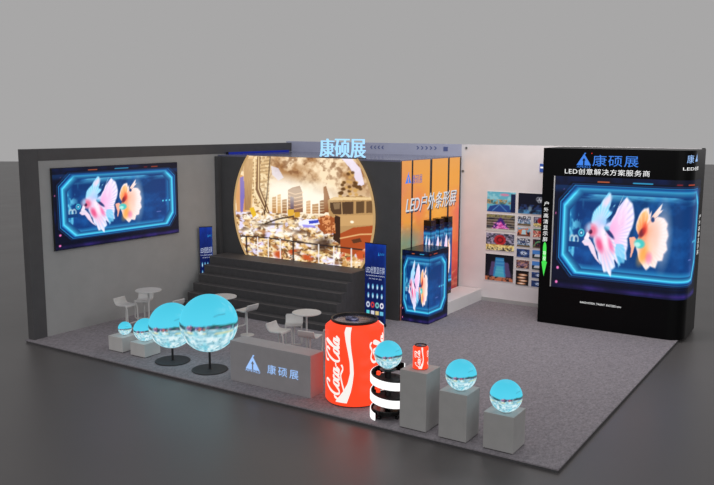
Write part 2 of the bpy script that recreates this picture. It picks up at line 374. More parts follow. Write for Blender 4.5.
# ------------------------------------------------------------------ picture: golden city street (big round screen)
def city_art():
    W, H = 460, 330; A = Art(W, H, (246, 222, 186)); X, Y = A.X, A.Y; asp = 1.4
    def px(*pts): return [((x - 142) / 460., (y - 78 - (x - 142) * .03) / (327 + (x - 142) * .075)) for x, y in pts]
    n1 = fbm(H, W, 5, 7, 40, 5); n2 = fbm(H, W, 22, 30, 50, 4); n3 = fbm(H, W, 45, 60, 60, 3)
    # clouds
    A.mix(np.clip((n1 - .42) * 5, 0, 1) * np.clip(1.25 - Y * 2.9, 0, 1) * np.clip((X - .2) * 6, 0, 1), (150, 98, 52))
    A.mix(np.clip((n2 - .52) * 6, 0, 1) * np.clip(1.3 - Y * 3.0, 0, 1) * .6, (112, 66, 34))
    A.ell(.55, .40, .22, .13, (255, 250, 240), .8, 1.0); A.ell(.36, .30, .12, .10, (255, 246, 238), .8, 1.0)
    A.poly(px((275, 112), (300, 120), (318, 150), (300, 160), (278, 140)), (222, 220, 244), .8)
    A.poly(px((500, 84), (530, 84), (560, 120), (572, 170), (556, 180), (530, 120)), (236, 226, 244), .9)
    # street ground: busy jumble
    g = np.clip((Y - .52) / .05, 0, 1)
    A.mix(g, (238, 208, 158))
    A.mix(g * np.clip((n2 - .5) * 9, 0, 1) * .9, (255, 248, 238)); A.mix(g * np.clip((.47 - n3) * 10, 0, 1) * .9, (92, 58, 30))
    A.mix(g * np.clip((.42 - n2) * 9, 0, 1) * .6, (176, 116, 48))
    A.mix(g * np.clip((fbm(H, W, 14, 20, 77) - .60) * 9, 0, 1), (222, 214, 246))
    r = np.random.RandomState(5)
    for k in range(420):
        x, y = r.rand() * .74 + .02, .535 + r.rand() ** .8 * .44; s = (.003 + .009 * r.rand()) * (.6 + y)
        c = [(255, 252, 244), (86, 52, 28), (214, 164, 92), (240, 206, 130), (160, 96, 50), (222, 216, 250), (255, 244, 222), (130, 84, 44)][r.randint(8)]
        A.ell(x, y, s * 1.5, s * (.3 + .8 * r.rand()), c, .8, .9, (r.rand() - .5) * 1.6)
    for x, y, rx, ry in ((.20, .66, .10, .03), (.40, .72, .12, .035), (.52, .62, .10, .025), (.30, .60, .10, .02), (.60, .78, .08, .03), (.12, .74, .07, .03)):
        A.ell(x, y, rx, ry, (255, 250, 240), .55, 1.4)
    A.ell(.66, .80, .05, .07, (60, 38, 26), .8, .9, .6); A.ell(.28, .655, .10, .012, (66, 46, 30), .7, .8, -.15); A.ell(.50, .70, .06, .014, (90, 60, 44), .6, .8, .1)
    # left buildings
    A.poly(px((140, 150), (165, 140), (188, 150), (186, 262), (150, 262)), (214, 158, 104)); A.poly(px((163, 150), (186, 143), (180, 200), (172, 262), (162, 262)), (128, 112, 186))
    A.poly(px((174, 84), (216, 82), (206, 262), (182, 262)), (226, 186, 132)); 
    for k in range(9): A.line(px((180 + k * 4, 90), (180 + k * 2.4, 255)), .0035, (120, 78, 44), .6, asp)
    tower = A.poly(px((212, 82), (274, 82), (268, 190), (262, 262), (214, 240), (206, 200)), (208, 172, 122))
    A.mix(tower * (np.sin((Y * 3.2 + X * .8) * 60) > .2) * .5, (120, 84, 50)); A.mix(tower * (n3 > .55), (238, 214, 170))
    A.poly(px((226, 82), (238, 82), (236, 180), (270, 268), (250, 266), (220, 190)), (104, 66, 38)); 
    A.line(px((218, 84), (216, 190), (258, 268)), .006, (250, 226, 180), 1, asp); A.line(px((232, 84), (230, 186), (262, 262)), .005, (245, 214, 160), 1, asp)
    A.line(px((272, 84), (262, 190), (250, 268)), .006, (62, 38, 22), .9, asp)
    # mid towers
    A.poly(px((332, 190), (346, 182), (372, 176), (380, 196), (382, 262), (332, 262)), (120, 72, 48)); 
    for k in range(5): A.line(px((332, 196 + k * 12), (356, 204 + k * 12), (382, 198 + k * 12)), .004, (232, 176, 130), .9, asp)
    A.poly(px((340, 210), (352, 214), (352, 262), (340, 262)), (70, 48, 70))
    for x0, w, y0, c in ((278, 14, 214, (186, 136, 84)), (296, 12, 206, (206, 156, 96)), (312, 16, 222, (150, 100, 58)), (392, 14, 226, (196, 140, 90)), (412, 20, 236, (170, 118, 70)), (436, 16, 224, (130, 84, 50))):
        A.poly(px((x0, y0), (x0 + w, y0 - 3), (x0 + w, 266), (x0, 266)), c)
        for j in range(4): A.line(px((x0 + 1, y0 + 7 + j * 9), (x0 + w - 1, y0 + 6 + j * 9)), .0025, (252, 230, 190), .8, asp)
    A.poly(px((448, 180), (456, 176), (470, 224), (468, 262), (450, 262)), (140, 86, 48))
    # trees behind the tram
    for k in range(60):
        x = 498 + r.rand() * 66; y = 130 + r.rand() * 88
        if abs(x - 532) < (y - 120) * .5: 
            q = px((x, y))[0]; A.ell(q[0], q[1], .012, .014, (96, 62, 28) if r.rand() < .5 else (206, 160, 92), .9, .6)
    # tram
    A.poly(px((462, 222), (480, 212), (560, 208), (598, 214), (604, 300), (600, 366), (498, 366), (478, 320), (464, 262)), (182, 142, 92))
    A.ell(.47, .34, .20, .12, (255, 248, 226), .6, 1.3); A.ell(.20, .12, .16, .2, (252, 226, 180), .25, 1.3)
    A.poly(px((464, 222), (480, 212), (598, 212), (600, 220), (480, 222)), (232, 200, 148))
    A.poly(px((468, 230), (540, 226), (540, 266), (480, 268), (470, 254)), (84, 60, 40)); A.poly(px((548, 226), (572, 224), (572, 262), (548, 264)), (96, 70, 44)); A.poly(px((578, 224), (596, 224), (596, 262), (578, 262)), (110, 80, 50))
    A.line(px((504, 228), (506, 268)), .004, (200, 160, 110), 1, asp); A.poly(px((478, 232), (500, 230), (498, 250), (482, 252)), (150, 122, 88), .8)
    A.poly(px((482, 272), (602, 268), (604, 300), (500, 306), (486, 296)), (200, 158, 104)); A.ell(*px((536, 292))[0], .012, .012, (255, 244, 220), 1, .5)
    A.poly(px((484, 270), (500, 276), (500, 366), (478, 350)), (58, 36, 24))
    A.poly(px((500, 330), (540, 310), (604, 302), (604, 360), (540, 400), (500, 390)), (170, 76, 34)); A.line(px((500, 346), (560, 332), (604, 330)), .006, (232, 190, 130), .9, asp)
    A.poly(px((534, 350), (560, 344), (566, 356), (540, 362)), (90, 52, 30))
    # brown car / rocks
    A.poly(px((430, 280), (458, 270), (482, 278), (486, 330), (450, 332), (430, 310)), (158, 82, 40)); A.mix(A.poly(px((430, 280), (458, 270), (482, 278), (486, 330), (450, 332)), (158, 82, 40), 0) * (n3 > .54), (222, 150, 96))
    # white-blue vehicle
    A.poly(px((366, 296), (392, 284), (430, 284), (436, 300), (400, 308), (370, 306)), (236, 236, 255)); A.poly(px((400, 290), (432, 286), (432, 296), (402, 300)), (60, 74, 190)); A.poly(px((378, 302), (420, 304), (424, 312), (384, 312)), (150, 140, 230), .9)
    # yellow touches
    A.poly(px((196, 250), (212, 246), (222, 272), (208, 282)), (228, 184, 46)); A.poly(px((330, 254), (352, 252), (352, 272), (332, 276)), (220, 170, 60)); A.poly(px((352, 262), (372, 262), (372, 278), (354, 278)), (206, 150, 44))
    A.line(px((252, 300), (300, 284), (350, 276)), .007, (54, 38, 28), .9, asp)
    # orange blotches low
    for x, y, s in ((300, 402, 18), (345, 392, 14), (560, 398, 26), (520, 406, 18), (240, 372, 10), (395, 410, 16)):
        q = px((x, y))[0]; A.mix(A.ell(q[0], q[1], s / 460, s / 500, (190, 80, 36), 0, .8) * (n2 > .45), (196, 84, 40))
    # railing along the bottom of the picture
    A.line(px((150, 341), (260, 347), (350, 358), (440, 369), (566, 382)), .006, (44, 34, 34), 1, asp)
    for x, y, c in ((183, 343, 0), (224, 346, 1), (262, 348, 1), (304, 352, 1), (348, 358, 0), (432, 368, 1), (480, 374, 1), (534, 380, 1)):
        A.line(px((x, y), (x, y + 64)), .006 if c else .008, (240, 234, 232) if c else (48, 38, 38), 1, asp)
    # bright rim
    return A.a
CITY = city_art()
M['city'] = attr_mat('city_screen', 1.12)

# ------------------------------------------------------------------ picture: seaside panorama on the ball screens
def sea_art(seed):
    W, H = 288, 144; A = Art(W, H, (70, 200, 235)); X, Y = A.X, A.Y
    g = np.clip(Y / .46, 0, 1)[..., None]
    A.a = np.array([66, 196, 224]) / 255. * (1 - g) + np.array([84, 212, 240]) / 255. * g
    n = fbm(H, W, 10, 24, seed, 4); n2 = fbm(H, W, 22, 56, seed + 9, 3)
    A.mix(np.clip((n - .58) * 6, 0, 1) * np.clip((X - .56) * 8, 0, 1) * (Y < .42) * .5, (150, 225, 245))
    A.line([(.56, .36), (.60, .345), (.635, .35)], .006, (70, 160, 185), .8, 2)
    hz = .47 + .012 * np.sin(X * 20)
    low = np.clip((Y - hz) / .012, 0, 1)
    A.mix(low, (176, 222, 234)); A.mix(low * np.clip((Y - .5) * 3, 0, 1) * .6, (206, 240, 246))
    n3 = fbm(H, W, 30, 44, seed + 20, 3); n4 = fbm(H, W, 16, 20, seed + 30, 2)
    A.mix(low * np.clip((.47 - n3) * 8, 0, 1) * .75, (120, 176, 196)); A.mix(low * np.clip((.40 - n2) * 8, 0, 1) * .7, (84, 140, 152)); A.mix(low * np.clip((n3 - .56) * 9, 0, 1) * .8, (236, 250, 252))
    A.mix(low * np.clip((n4 - .6) * 7, 0, 1) * .5, (110, 206, 226))
    band = np.clip(1 - abs(Y - hz - .018) / .026, 0, 1)
    A.mix(np.clip(band * 2, 0, 1) * np.clip((n2 - .36) * 7, 0, 1), (44, 84, 92))
    A.mix(np.clip(band * 2, 0, 1) * np.clip((n3 - .52) * 9, 0, 1) * .9, (110, 96, 130))
    A.mix(np.clip(1 - abs(Y - hz + .006 * np.sin(X * 50)) / .014, 0, 1) * (X > .55), (36, 92, 78))
    A.mix(np.clip(1 - abs(Y - .545) / .018, 0, 1) * np.clip((n - .47) * 9, 0, 1) * .8, (232, 218, 150))
    r = np.random.RandomState(seed)
    for k in range(46):
        x = .44 + r.randn() * .035; y = .492 + r.randn() * .013
        A.ell(x, y, .006, .010, [(190, 100, 160), (50, 50, 100), (236, 232, 244), (206, 130, 90), (30, 80, 90), (140, 110, 190)][r.randint(6)], .85, .6)
    return A.a
SEA = sea_art(3)
M['sea'] = attr_mat('seaside_ball', 1.0, rough=.5, spec=.2)
FACE = R(-57)
def ball(parent, r, z, name='ball_surface', spin=0.0):
    def fn(u, v):
        lat = math.pi / 2 - v * math.pi; a = FACE + (u - .5) * 2 * math.pi + spin
        return (r * math.cos(lat) * math.cos(a), r * math.cos(lat) * math.sin(a), z + r * math.sin(lat))
    return picture(name, SEA, 144, 72, fn, M['sea'], parent, smooth=True)

# ================================================================== SETTING
g = MB(); fwd = Vector((-.5428, .8399)); rgt = Vector((.8399, .5428)); c0 = Vector((14.46, -9.75))
q = [c0 - fwd * 25 - rgt * 90, c0 - fwd * 25 + rgt * 90, c0 + fwd * 97 + rgt * 90, c0 + fwd * 97 - rgt * 90]
g.add([(p.x, p.y, -.2) for p in q] + [(p.x, p.y, 0) for p in q], [(3, 2, 1, 0), (4, 5, 6, 7), (0, 1, 5, 4), (1, 2, 6, 5), (2, 3, 7, 6), (3, 0, 4, 7)])
struct(g, 'floor', M['floor'])
struct(MB().box(0.0, 11.37, -.10, 8.95, .036, P, .004), 'carpet_platform', M['carpet'])
struct(MB().box(0.015, 11.355, -.085, 8.935, .001, .035), 'trim_5', M['frame_dark'])
struct(MB().box(.0, .18, .305, 8.76, P, 3.76), 'wall_left', M['wall_grey'])
t = MB().box(-.01, .19, -.01, .305, .0, 4.0, .005); struct(t, 'trim_1', M['frame_dark'])
t = MB().box(-.01, .19, .305, 8.765, 3.76, 4.0, .005); struct(t, 'trim_2', M['frame_dark'])
struct(MB().box(5.662, 11.38, 8.77, 8.90, P, 4.04), 'wall_back', M['wall_white'])
struct(MB().box(-.01, 5.661, 8.77, 8.90, P, 4.04), 'wall_back_left', M['wall_white_shaded'])  # left stretch of the white back wall, light falloff painted into its colour
struct(MB().box(11.381, 11.43, 8.76, 8.91, P, 4.05), 'trim_3', M['blackm'])
struct(MB().box(.195, 5.66, 5.63, 5.75, P, 3.70), 'wall_centre', M['wall_dark'])
struct(MB().box(.19, .30, 5.50, 5.628, P, 3.70), 'trim_4', M['wall_dark'])
struct(MB().box(5.54, 5.66, 5.751, 8.765, P, 3.70), 'wall_side', M['wall_dark'])
struct(MB().box(.195, 5.66, 5.63, 8.765, 3.701, 3.74), 'ceiling', M['roof'])
struct(MB().box(6.34, 11.37, 8.745, 8.769, P, P + .09), 'baseboard_back', M['pedestal'])

# ================================================================== BIG ROUND SCREEN
t = thing('round_screen', 'huge round golden city-street screen on the dark wall above the stepped stage', 'screen', (2.89, 5.625, 2.39))
Rd = 2.12; top = 3.738 - 2.39
def cityfn(u, v):
    x = -Rd + u * 2 * Rd; z0 = top - v * (top + 1.24)
    return (x, -.05 + .02 * (x * x + z0 * z0) / Rd ** 2, z0)
kp = lambda c: (c[:, 0] ** 2 + c[:, 2] ** 2) < (Rd - .01) ** 2
picture('display', CITY, 260, 190, cityfn, M['city'], t, keep=kp)
pts = []
a0 = math.asin(top / Rd); n = 90
for k in range(n + 1):
    a = math.pi - a0 + (math.pi + 2 * a0) * k / n
    pts.append((Rd * math.cos(a), -.035, Rd * math.sin(a)))
MB().tube(pts, .028, 8).build('rim', glow('rim_glow', (216, 176, 120), .8), t, True)
mb = MB(); ptsb = [(p[0] * .995, p[2] * .995) for p in pts]
mb.add([(x, -.018, z) for x, z in ptsb], [tuple(range(len(ptsb)))]).build('back_plate', M['blackm'], t)

for sx in (-.9, .9): MB().box(sx - .04, sx + .04, -.03, -.006, P - 2.39, -1.5, .003).build('support_leg', M['blackm'], t)
# ================================================================== STEPPED STAGE
t = thing('stepped_stage', 'dark grey stage with broad steps in front of the round screen', 'stage', (.5, 0, P))
SX = 4.35
for k in range(6):
    y0 = 4.9 - .2 * k; z1 = 1.2 - .2 * k - P + .0; y1 = 5.56 if k == 0 else y0 + .2
    if k == 0:
        MB().box(0, SX, y0, y1, 0, z1, .004).build('platform', M['steps'], t)
    else:
        MB().box(0, SX, y0, y1 - .001, 0, z1, .004).build('step', M['steps'], t)
    MB().box(.01, SX - .01, y0 - .004, y0 + .012, z1 - .012, z1 + .002).build('nosing', M['nosing'], t)

# ================================================================== LEFT WALL SCREEN
t = thing('wall_screen', 'wide flat screen with glowing fish tank picture on the grey left wall', 'screen', (.185, .57, 1.86))
MB().box(0, .05, 0, 3.56, 0, 1.74, .006).build('housing', M['blackm'], t)
picture('display', FISH, 260, 140, lambda u, v: (.054, .01 + u * 3.54, 1.73 - v * 1.72), M['screen'], t)

# blue light strip lying on the roof beside the left beam
t = thing('light_strip', 'blue light strip lying on the roof beside the dark left header beam', 'light', (.25, 5.9, 3.745))
MB().box(0, .06, 0, 2.6, 0, .05, .004).build('strip_lens', M['bluestrip'], t)
MB().box(-.01, .07, -.02, 0, 0, .06, .003).build('end_cap', M['blackm'], t)

# ================================================================== ROOFTOP SIGN
t = thing('rooftop_sign', 'glowing pale blue three-character sign standing on the roof edge over the round screen', 'sign', (3.42, 5.66, 3.745))
for k, ch in enumerate('康硕展'):
    lettering('character', ch, M['cyan'], t, lambda s, q, d: (s, d - .02, q), .01 + k * .435, .42 + k * .435, .02, .45, bold=0.0, depth=.05)
MB().box(0, 1.3, .0, .03, 0, .02, .002).build('base_rail', M['blackm'], t)

# ================================================================== CHEVRONS + FITTINGS ON THE BACK WALL
def wallfn(s, q, d): return (s, 8.764 - d, q)
def chevs(label, x, n, sgn, z, sz, step):
    t = thing('chevron_row', label, 'wall mark', (x, 8.766, z))
    for k in range(n):
        xx = k * step; mb = MB(); w_ = .035
        p2 = [(xx, sz), (xx + sgn * sz, 0), (xx, -sz), (xx + w_, -sz), (xx + sgn * sz + w_, 0), (xx + w_, sz)]
        mb.add([(a, -.004, b_) for a, b_ in p2] + [(a, 0, b_) for a, b_ in p2], [(0, 1, 4, 5), (1, 2, 3, 4), (6, 11, 10, 7), (7, 10, 9, 8)] + [(a, (a + 1) % 6, (a + 1) % 6 + 6, a + 6) for a in range(6)])
        mb.build('chevron', M['chev'], t)
chevs('four left-pointing blue chevrons on the back wall right of the rooftop sign', 2.95, 4, -1, 3.92, .045, .12)
chevs('five right-pointing blue chevrons on the back wall beside the blue square', 4.35, 5, 1, 3.93, .045, .13)
tag(MB().box(5.15, 5.27, 8.755, 8.769, 3.86, 3.97, .002).build('blue_plate', M['chev']), 'small blue square plate high on the back wall above the orange panels', 'plate')
def fitting(name, x, z, label):
    t = thing(name, label, 'wall fitting', (x, 8.765, z))
    mb = MB(); ring = [(.03 * math.cos(a), -.012, .03 * math.sin(a)) for a in [2 * math.pi * k / 16 for k in range(16)]]
    mb.tube(ring, .008, 6, closed=True).build('rim', M['pedestal'], t, True)
    MB().box(-.022, .022, -.012, 0, -.022, .022, .003).build('face', M['blackm'], t)
fitting('wall_spot', 5.80, 3.95, 'small dark round fitting at the top of the white back wall')
fitting('wall_spot', 5.72, 3.36, 'small dark round fitting on the white wall just right of orange panels')
t = thing('projecting_sign', 'little blue sign on the white wall beside the black kiosk', 'sign', (7.76, 8.765, 3.41))
MB().box(0, .42, -.03, 0, 0, .2, .004).build('plate', M['signblue'], t)
MB().box(.02, .4, -.034, -.03, .09, .13).build('stripe', M['white'], t)

# ================================================================== ORANGE STRIP PANELS (on the block's right face)
def orange_art():
    W, H = 160, 180; A = Art(W, H, (238, 160, 62)); X, Y = A.X, A.Y
    n = fbm(H, W, 4, 3, 90); n2 = fbm(H, W, 40, 10, 91)
    A.mix(np.clip((Y - .32 + (n - .5) * .5 + (X - .5) * .15) * 3, 0, 1) * .9, (226, 92, 60))
    A.mix(np.clip((n - .52) * 5, 0, 1) * np.clip((Y - .2) * 3, 0, 1) * .7, (236, 120, 120))
    A.mix(np.clip((.35 - X) * 4, 0, 1) * np.clip((Y - .40) * 4, 0, 1) * .9, (90, 140, 116))
    A.mix(np.clip((X - .72) * 4, 0, 1) * np.clip((Y - .55) * 3, 0, 1), (198, 50, 44))
    A.mix(np.clip((Y - .72) * 5, 0, 1) * .7, (120, 34, 40))
    A.mix(np.clip(1 - abs(X - .58) * 5, 0, 1) * np.clip(1.2 - abs(Y - .42) * 5, 0, 1) * .6, (250, 180, 70))
    A.mix(np.clip((n2 - .6) * 7, 0, 1) * .35 * (Y > .3), (255, 210, 140))
    A.mix(np.clip((.30 - X) * 3, 0, 1) * np.clip(1 - abs(Y - .18) * 4, 0, 1) * .7, (226, 130, 110))
    A.mix(np.clip((X - .75) * 4, 0, 1) * np.clip(1 - abs(Y - .38) * 5, 0, 1) * .8, (232, 92, 92))
    A.mix(np.clip(1 - abs(X - .28) * 6, 0, 1) * np.clip(1 - abs(Y - .30) * 6, 0, 1) * .7, (236, 110, 100))
    A.mix(np.clip((.5 - X) * 3, 0, 1) * np.clip(1 - abs(Y - .52) * 7, 0, 1) * np.clip(n * 2 - .4, 0, 1), (110, 150, 130))
    A.mix(np.clip(.12 - Y, 0, 1) * 4, (228, 160, 90))
    return A.a
OR = orange_art(); M['orange'] = attr_mat('orange_screen', .95)
t = thing('strip_display', 'tall orange outdoor display of four upright strips on the side of the dark block', 'screen', (5.662, 5.66, P))
edges = [(0.0, .47), (.53, 1.37), (1.47, 2.32), (2.40, 3.0)]
for a, bb in edges:
    s = MB().box(0, .012, a, bb, 0, 3.68 - P + .04, .002).build('strip_panel', M['blackm'], t)
    picture('display', OR, 40, 120, lambda u, v: (.014, 3.0 * u, 3.72 - P - v * (3.72 - P)), M['orange'], s, u0=(a + .008) / 3, u1=(bb - .008) / 3)
def sidefn(s, q, d): return (.017 + d, s, q)
lettering('title', 'LED户外条形屏', M['silver'], t, sidefn, .20, 2.82, 2.46, 2.86, bold=0.0, depth=.006, shear=.25)
lettering('title_shadow', 'LED户外条形屏', M['silverdk'], t, lambda s, q, d: (.0155, s, q), .23, 2.86, 2.42, 2.83, bold=0.0, shear=.25)
lettering('company_name', '康硕展', M['blue2'], t, sidefn, .50, .98, 3.12, 3.33, bold=0.0)
flat_shape('emblem', logo_polys(.17, 3.08, .28, .30), M['blue'], t, sidefn)

# ================================================================== WHITE PLINTH + NARROW COLUMNS + FISH CUBE
o = MB().box(5.685, 6.33, 6.68, 8.74, P, .36, .006).build('long_plinth', M['plinth']); tag(o, 'long low white plinth along the foot of the orange display', 'plinth')
def column_display():
    t = thing('column_display', '', 'screen', (5.69, 6.72, .361))
    MB().box(0, .20, 0, .24, 0, 1.93, .004).build('housing', M['black'], t)
    picture('display', FISH, 24, 70, lambda u, v: (.005 + (u - .2) / .28 * .19 if True else 0, -.004, 1.80 - v * 1.72), M['screen'], t, u0=.2, u1=.48)
    picture('side_display', FISH, 24, 70, lambda u, v: (.204, .005 + (u - .52) / .26 * .23, 1.80 - v * 1.72), M['screen'], t, u0=.52, u1=.78)
    return t
cd = column_display(); cd['label'] = 'narrow fish-tank column screen nearest the fish cube'; cd['group'] = 'narrow column screens on the plinth'
dup(cd, (5.69, 7.17, .361), 0, 'middle one of three narrow fish-tank column screens on white plinth')
dup(cd, (5.69, 7.62, .361), 0, 'rearmost narrow fish-tank column screen, nearest the white back wall')
t = thing('cube_display', 'big upright corner screen box with fish tank picture before the orange strips', 'screen', (5.69, 5.70, P + .001))
cw = .70; cdp = .97; ch_ = 1.66
MB().box(.0, cw, .0, cdp, 0, ch_, .005).build('housing', M['black'], t)
picture('front_display', FISH, 120, 110, lambda u, v: (.005 + u / .70 * (cw - .005), -.004, ch_ - .01 - v * (ch_ - .02)), M['screen'], t, u0=0, u1=.70)
picture('side_display', FISH, 60, 110, lambda u, v: (cw + .004, .0 + (u - .70) / .30 * (cdp - .01), ch_ - .01 - v * (ch_ - .02)), M['screen'], t, u0=.70, u1=1)

# ================================================================== PHOTOS ON THE WHITE WALL
def mini(kind, seed):
    W, H = 60, 44; A = Art(W, H, (20, 24, 46)); X, Y = A.X, A.Y; n = fbm(H, W, 7, 9, seed); n2 = fbm(H, W, 14, 18, seed + 4)
    r = np.random.RandomState(seed)
    if kind == 'pool':
        A.mix(np.ones_like(X), (86, 186, 214)); A.mix((n > .5) * (Y < .4) * .6, (160, 226, 236)); A.ell(.62, .14, .16, .06, (220, 130, 170), 1, .4)
        A.mix((n2 > .45) * (Y > .38) * (Y < .62) * 1., (206, 150, 70)); A.mix((n2 > .56) * (Y > .4) * (Y < .62) * 1., (40, 110, 120))
        A.poly([(0, 1), (.1, .72), (.45, .6), (.8, .66), (.85, 1)], (24, 70, 160)); A.line([(.2, .95), (.45, .62), (.7, .95)], .02, (90, 170, 230), .8, 1.3); A.rect(.84, .1, 1, 1, (14, 30, 80))
    elif kind == 'rings':
        A.mix(np.ones_like(X), (8, 14, 38)); A.mix((n > .55) * (Y > .55) * .7, (40, 70, 140)); A.mix((Y > .8) * np.clip(n * 2 - .4, 0, 1), (70, 150, 210)); A.ell(.40, .74, .06, .12, (120, 150, 170), .8, .5)
        for k in range(3): A.ring(.66 + .09 * k, .26, .05, .08, .35, (240, 245, 255))
        for k in range(2): A.ring(.705 + .09 * k, .34, .05, .08, .35, (240, 245, 255))
    elif kind == 'purple':
        A.mix((n > .42) * 1., (90, 74, 60)); A.mix((np.sin(Y * 40) > .4) * .6, (180, 170, 150)); A.poly([(.2, .85), (.5, .12), (.8, .85)], (60, 24, 130)); A.poly([(.32, .85), (.5, .4), (.70, .85)], (220, 50, 170)); A.mix((n2 > .55) * (Y > .5) * (abs(X - .5) < .3) * 1., (250, 130, 220))
        A.rect(0, .88, 1, 1, (196, 190, 180)); A.mix((Y < .18) * (n2 > .5) * 1., (150, 140, 80))
    elif kind == 'redglobe':
        A.mix((n > .45) * 1., (90, 88, 110)); A.mix((n2 > .55) * 1., (170, 160, 190)); A.ell(.50, .38, .21, .30, (206, 26, 34), 1, .2); A.ring(.5, .38, .10, .14, .4, (90, 10, 20)); A.rect(0, .66, 1, .82, (206, 160, 60)); A.mix((n2 > .5) * (Y > .66) * 1., (250, 226, 140)); A.mix((n2 < .42) * (Y > .82) * 1., (60, 44, 36))
    elif kind == 'tower':
        A.mix(np.ones_like(X), (14, 16, 30)); A.mix((n > .55) * (Y > .5) * .5, (60, 50, 70)); A.poly([(.14, .82), (.22, .28), (.82, .28), (.92, .82)], (84, 66, 120)); A.poly([(.28, .84), (.37, .12), (.66, .12), (.74, .84)], (34, 132, 206)); A.poly([(.34, .84), (.40, .45), (.64, .45), (.70, .84)], (60, 180, 214))
        for k in range(5): A.line([(.38, .2 + k * .12), (.66, .2 + k * .12)], .012, (110, 200, 230), .7, 1.3)
        A.mix((Y > .84) * (n2 > .42) * 1., (206, 110, 70))
    elif kind == 'orange':
        A.mix((Y < .5) * 1., (110, 180, 210)); A.mix((n > .5) * 1., (226, 110, 60)); A.poly([(.3, .95), (.38, .2), (.62, .2), (.7, .95)], (180, 214, 224)); A.mix((Y > .8) * 1., (120, 60, 40))
    elif kind == 'red':
        A.mix((n > .4) * 1., (200, 50, 40)); A.mix((n2 > .58) * 1., (250, 220, 190)); A.mix((Y < .2) * 1., (80, 120, 100))
    elif kind == 'green':
        A.ring(.5, 1.0, .42, .75, .2, (90, 210, 120)); A.mix((n2 > .6) * 1., (160, 60, 60)); A.rect(0, .85, 1, 1, (100, 80, 60))
    elif kind == 'spiral':
        A.mix(np.ones_like(X), (22, 12, 12)); 
        for k in range(4): A.ell(.5 + .06 * (-1) ** k, .28 + .2 * k, .34, .07, (240, 160, 110), 1, .6); A.ell(.5 + .06 * (-1) ** k, .28 + .2 * k, .16, .025, (255, 240, 220), 1, .5)
    elif kind == 'blue':
        A.mix(np.clip(n * 1.6 - .2, 0, 1), (50, 96, 190)); A.ell(.55, .5, .26, .25, (214, 226, 250), .9, .5); A.mix((n2 > .6) * 1., (20, 26, 70))
    elif kind == 'sky':
        A.mix((Y < .5) * 1., (60, 130, 220)); A.poly([(.1, .9), (.2, .5), (.8, .45), (.9, .9)], (200, 206, 214)); A.mix((Y > .8) * 1., (50, 60, 60))
    elif kind == 'dusk':
        A.mix((n > .45) * 1., (70, 44, 70)); A.rect(.15, .35, .85, .7, (120, 90, 130)); A.mix((n2 > .58) * 1., (220, 150, 110))
    else:
        A.mix((Y > .3) * (n > .4) * 1., (90, 130, 170)); A.rect(.2, .3, .8, .55, (40, 60, 110)); A.mix((n2 > .58) * 1., (230, 230, 240)); A.mix((Y > .8) * 1., (110, 90, 60))
    return A.a
M['photo'] = attr_mat('photo_print', .42, lit=True, rough=.5)
def photo(x0, x1, z0, z1, kind, seed, label):
    t = thing('wall_photo', label, 'photo', (x0, 8.766, z0), group='photo prints on the white back wall')
    w, h = x1 - x0, z1 - z0
    MB().box(0, w, -.012, 0, 0, h, .002).build('mount', M['plinth'], t)
    picture('print', mini(kind, seed) * .72 + mini(kind, seed).mean(-1, keepdims=True) * .16, 40, 30, lambda u, v: (.012 + u * (w - .024), -.0145, h - .012 - v * (h - .024)), M['photo'], t)
photo(6.40, 7.18, 2.36, 2.89, 'pool', 1, 'large photo of a blue pool and sky, top left of the photo wall')
photo(6.40, 7.18, 1.88, 2.32, 'purple', 2, 'large photo of a purple and pink pyramid, second down on the left')
photo(6.40, 7.18, 1.38, 1.84, 'redglobe', 3, 'large photo with a red globe over yellow lights, third down on the left')
photo(6.40, 7.18, .60, 1.30, 'tower', 4, 'large photo of a blue lit tower at night, bottom left of the photo wall')
photo(7.23, 8.02, 2.36, 2.89, 'rings', 5, 'dark blue photo with white interlocking rings, top right beside the kiosk')
ks = [('stage', 'blue'), ('orange', 'red'), ('misc', 'green'), ('blue', 'sky'), ('dusk', 'sky')]
zr = [(2.06, 2.32), (1.80, 2.03), (1.53, 1.77), (1.27, 1.50), (.99, 1.22)]
nm = [('small photo of a lit stage under the rings photo', 'small green and brown photo beside the kiosk, level with the purple pyramid'),
      ('small photo of a pale column among orange buildings', 'small red photo beside the kiosk, second small row'),
      ('small dim grey-blue street photo in the third small row', 'small photo with a green arch beside the kiosk'),
      ('small blue photo of a white glowing shape in the fourth small row', 'small photo of a pale building under blue sky in the fourth small row'),
      ('small dusky purple photo above the glowing spiral photo', 'small photo of a pale block and blue sky in the fifth small row')]
kk = [('misc', 'redglobe'), ('orange', 'red'), ('misc', 'green'), ('blue', 'sky'), ('dusk', 'sky')]
for i, (z0, z1) in enumerate(zr):
    photo(7.23, 7.59, z0, z1, kk[i][0], 20 + i, nm[i][0]); photo(7.64, 8.02, z0, z1, kk[i][1], 40 + i, nm[i][1])
photo(7.23, 7.59, .56, .95, 'spiral', 60, 'upright photo of a glowing orange spiral, lowest in the small column')
photo(7.64, 8.02, .78, .95, 'blue', 61, 'small blue and white photo right of the spiral photo, upper one')
photo(7.64, 8.02, .56, .74, 'blue', 67, 'small dark blue photo at the bottom beside the kiosk')

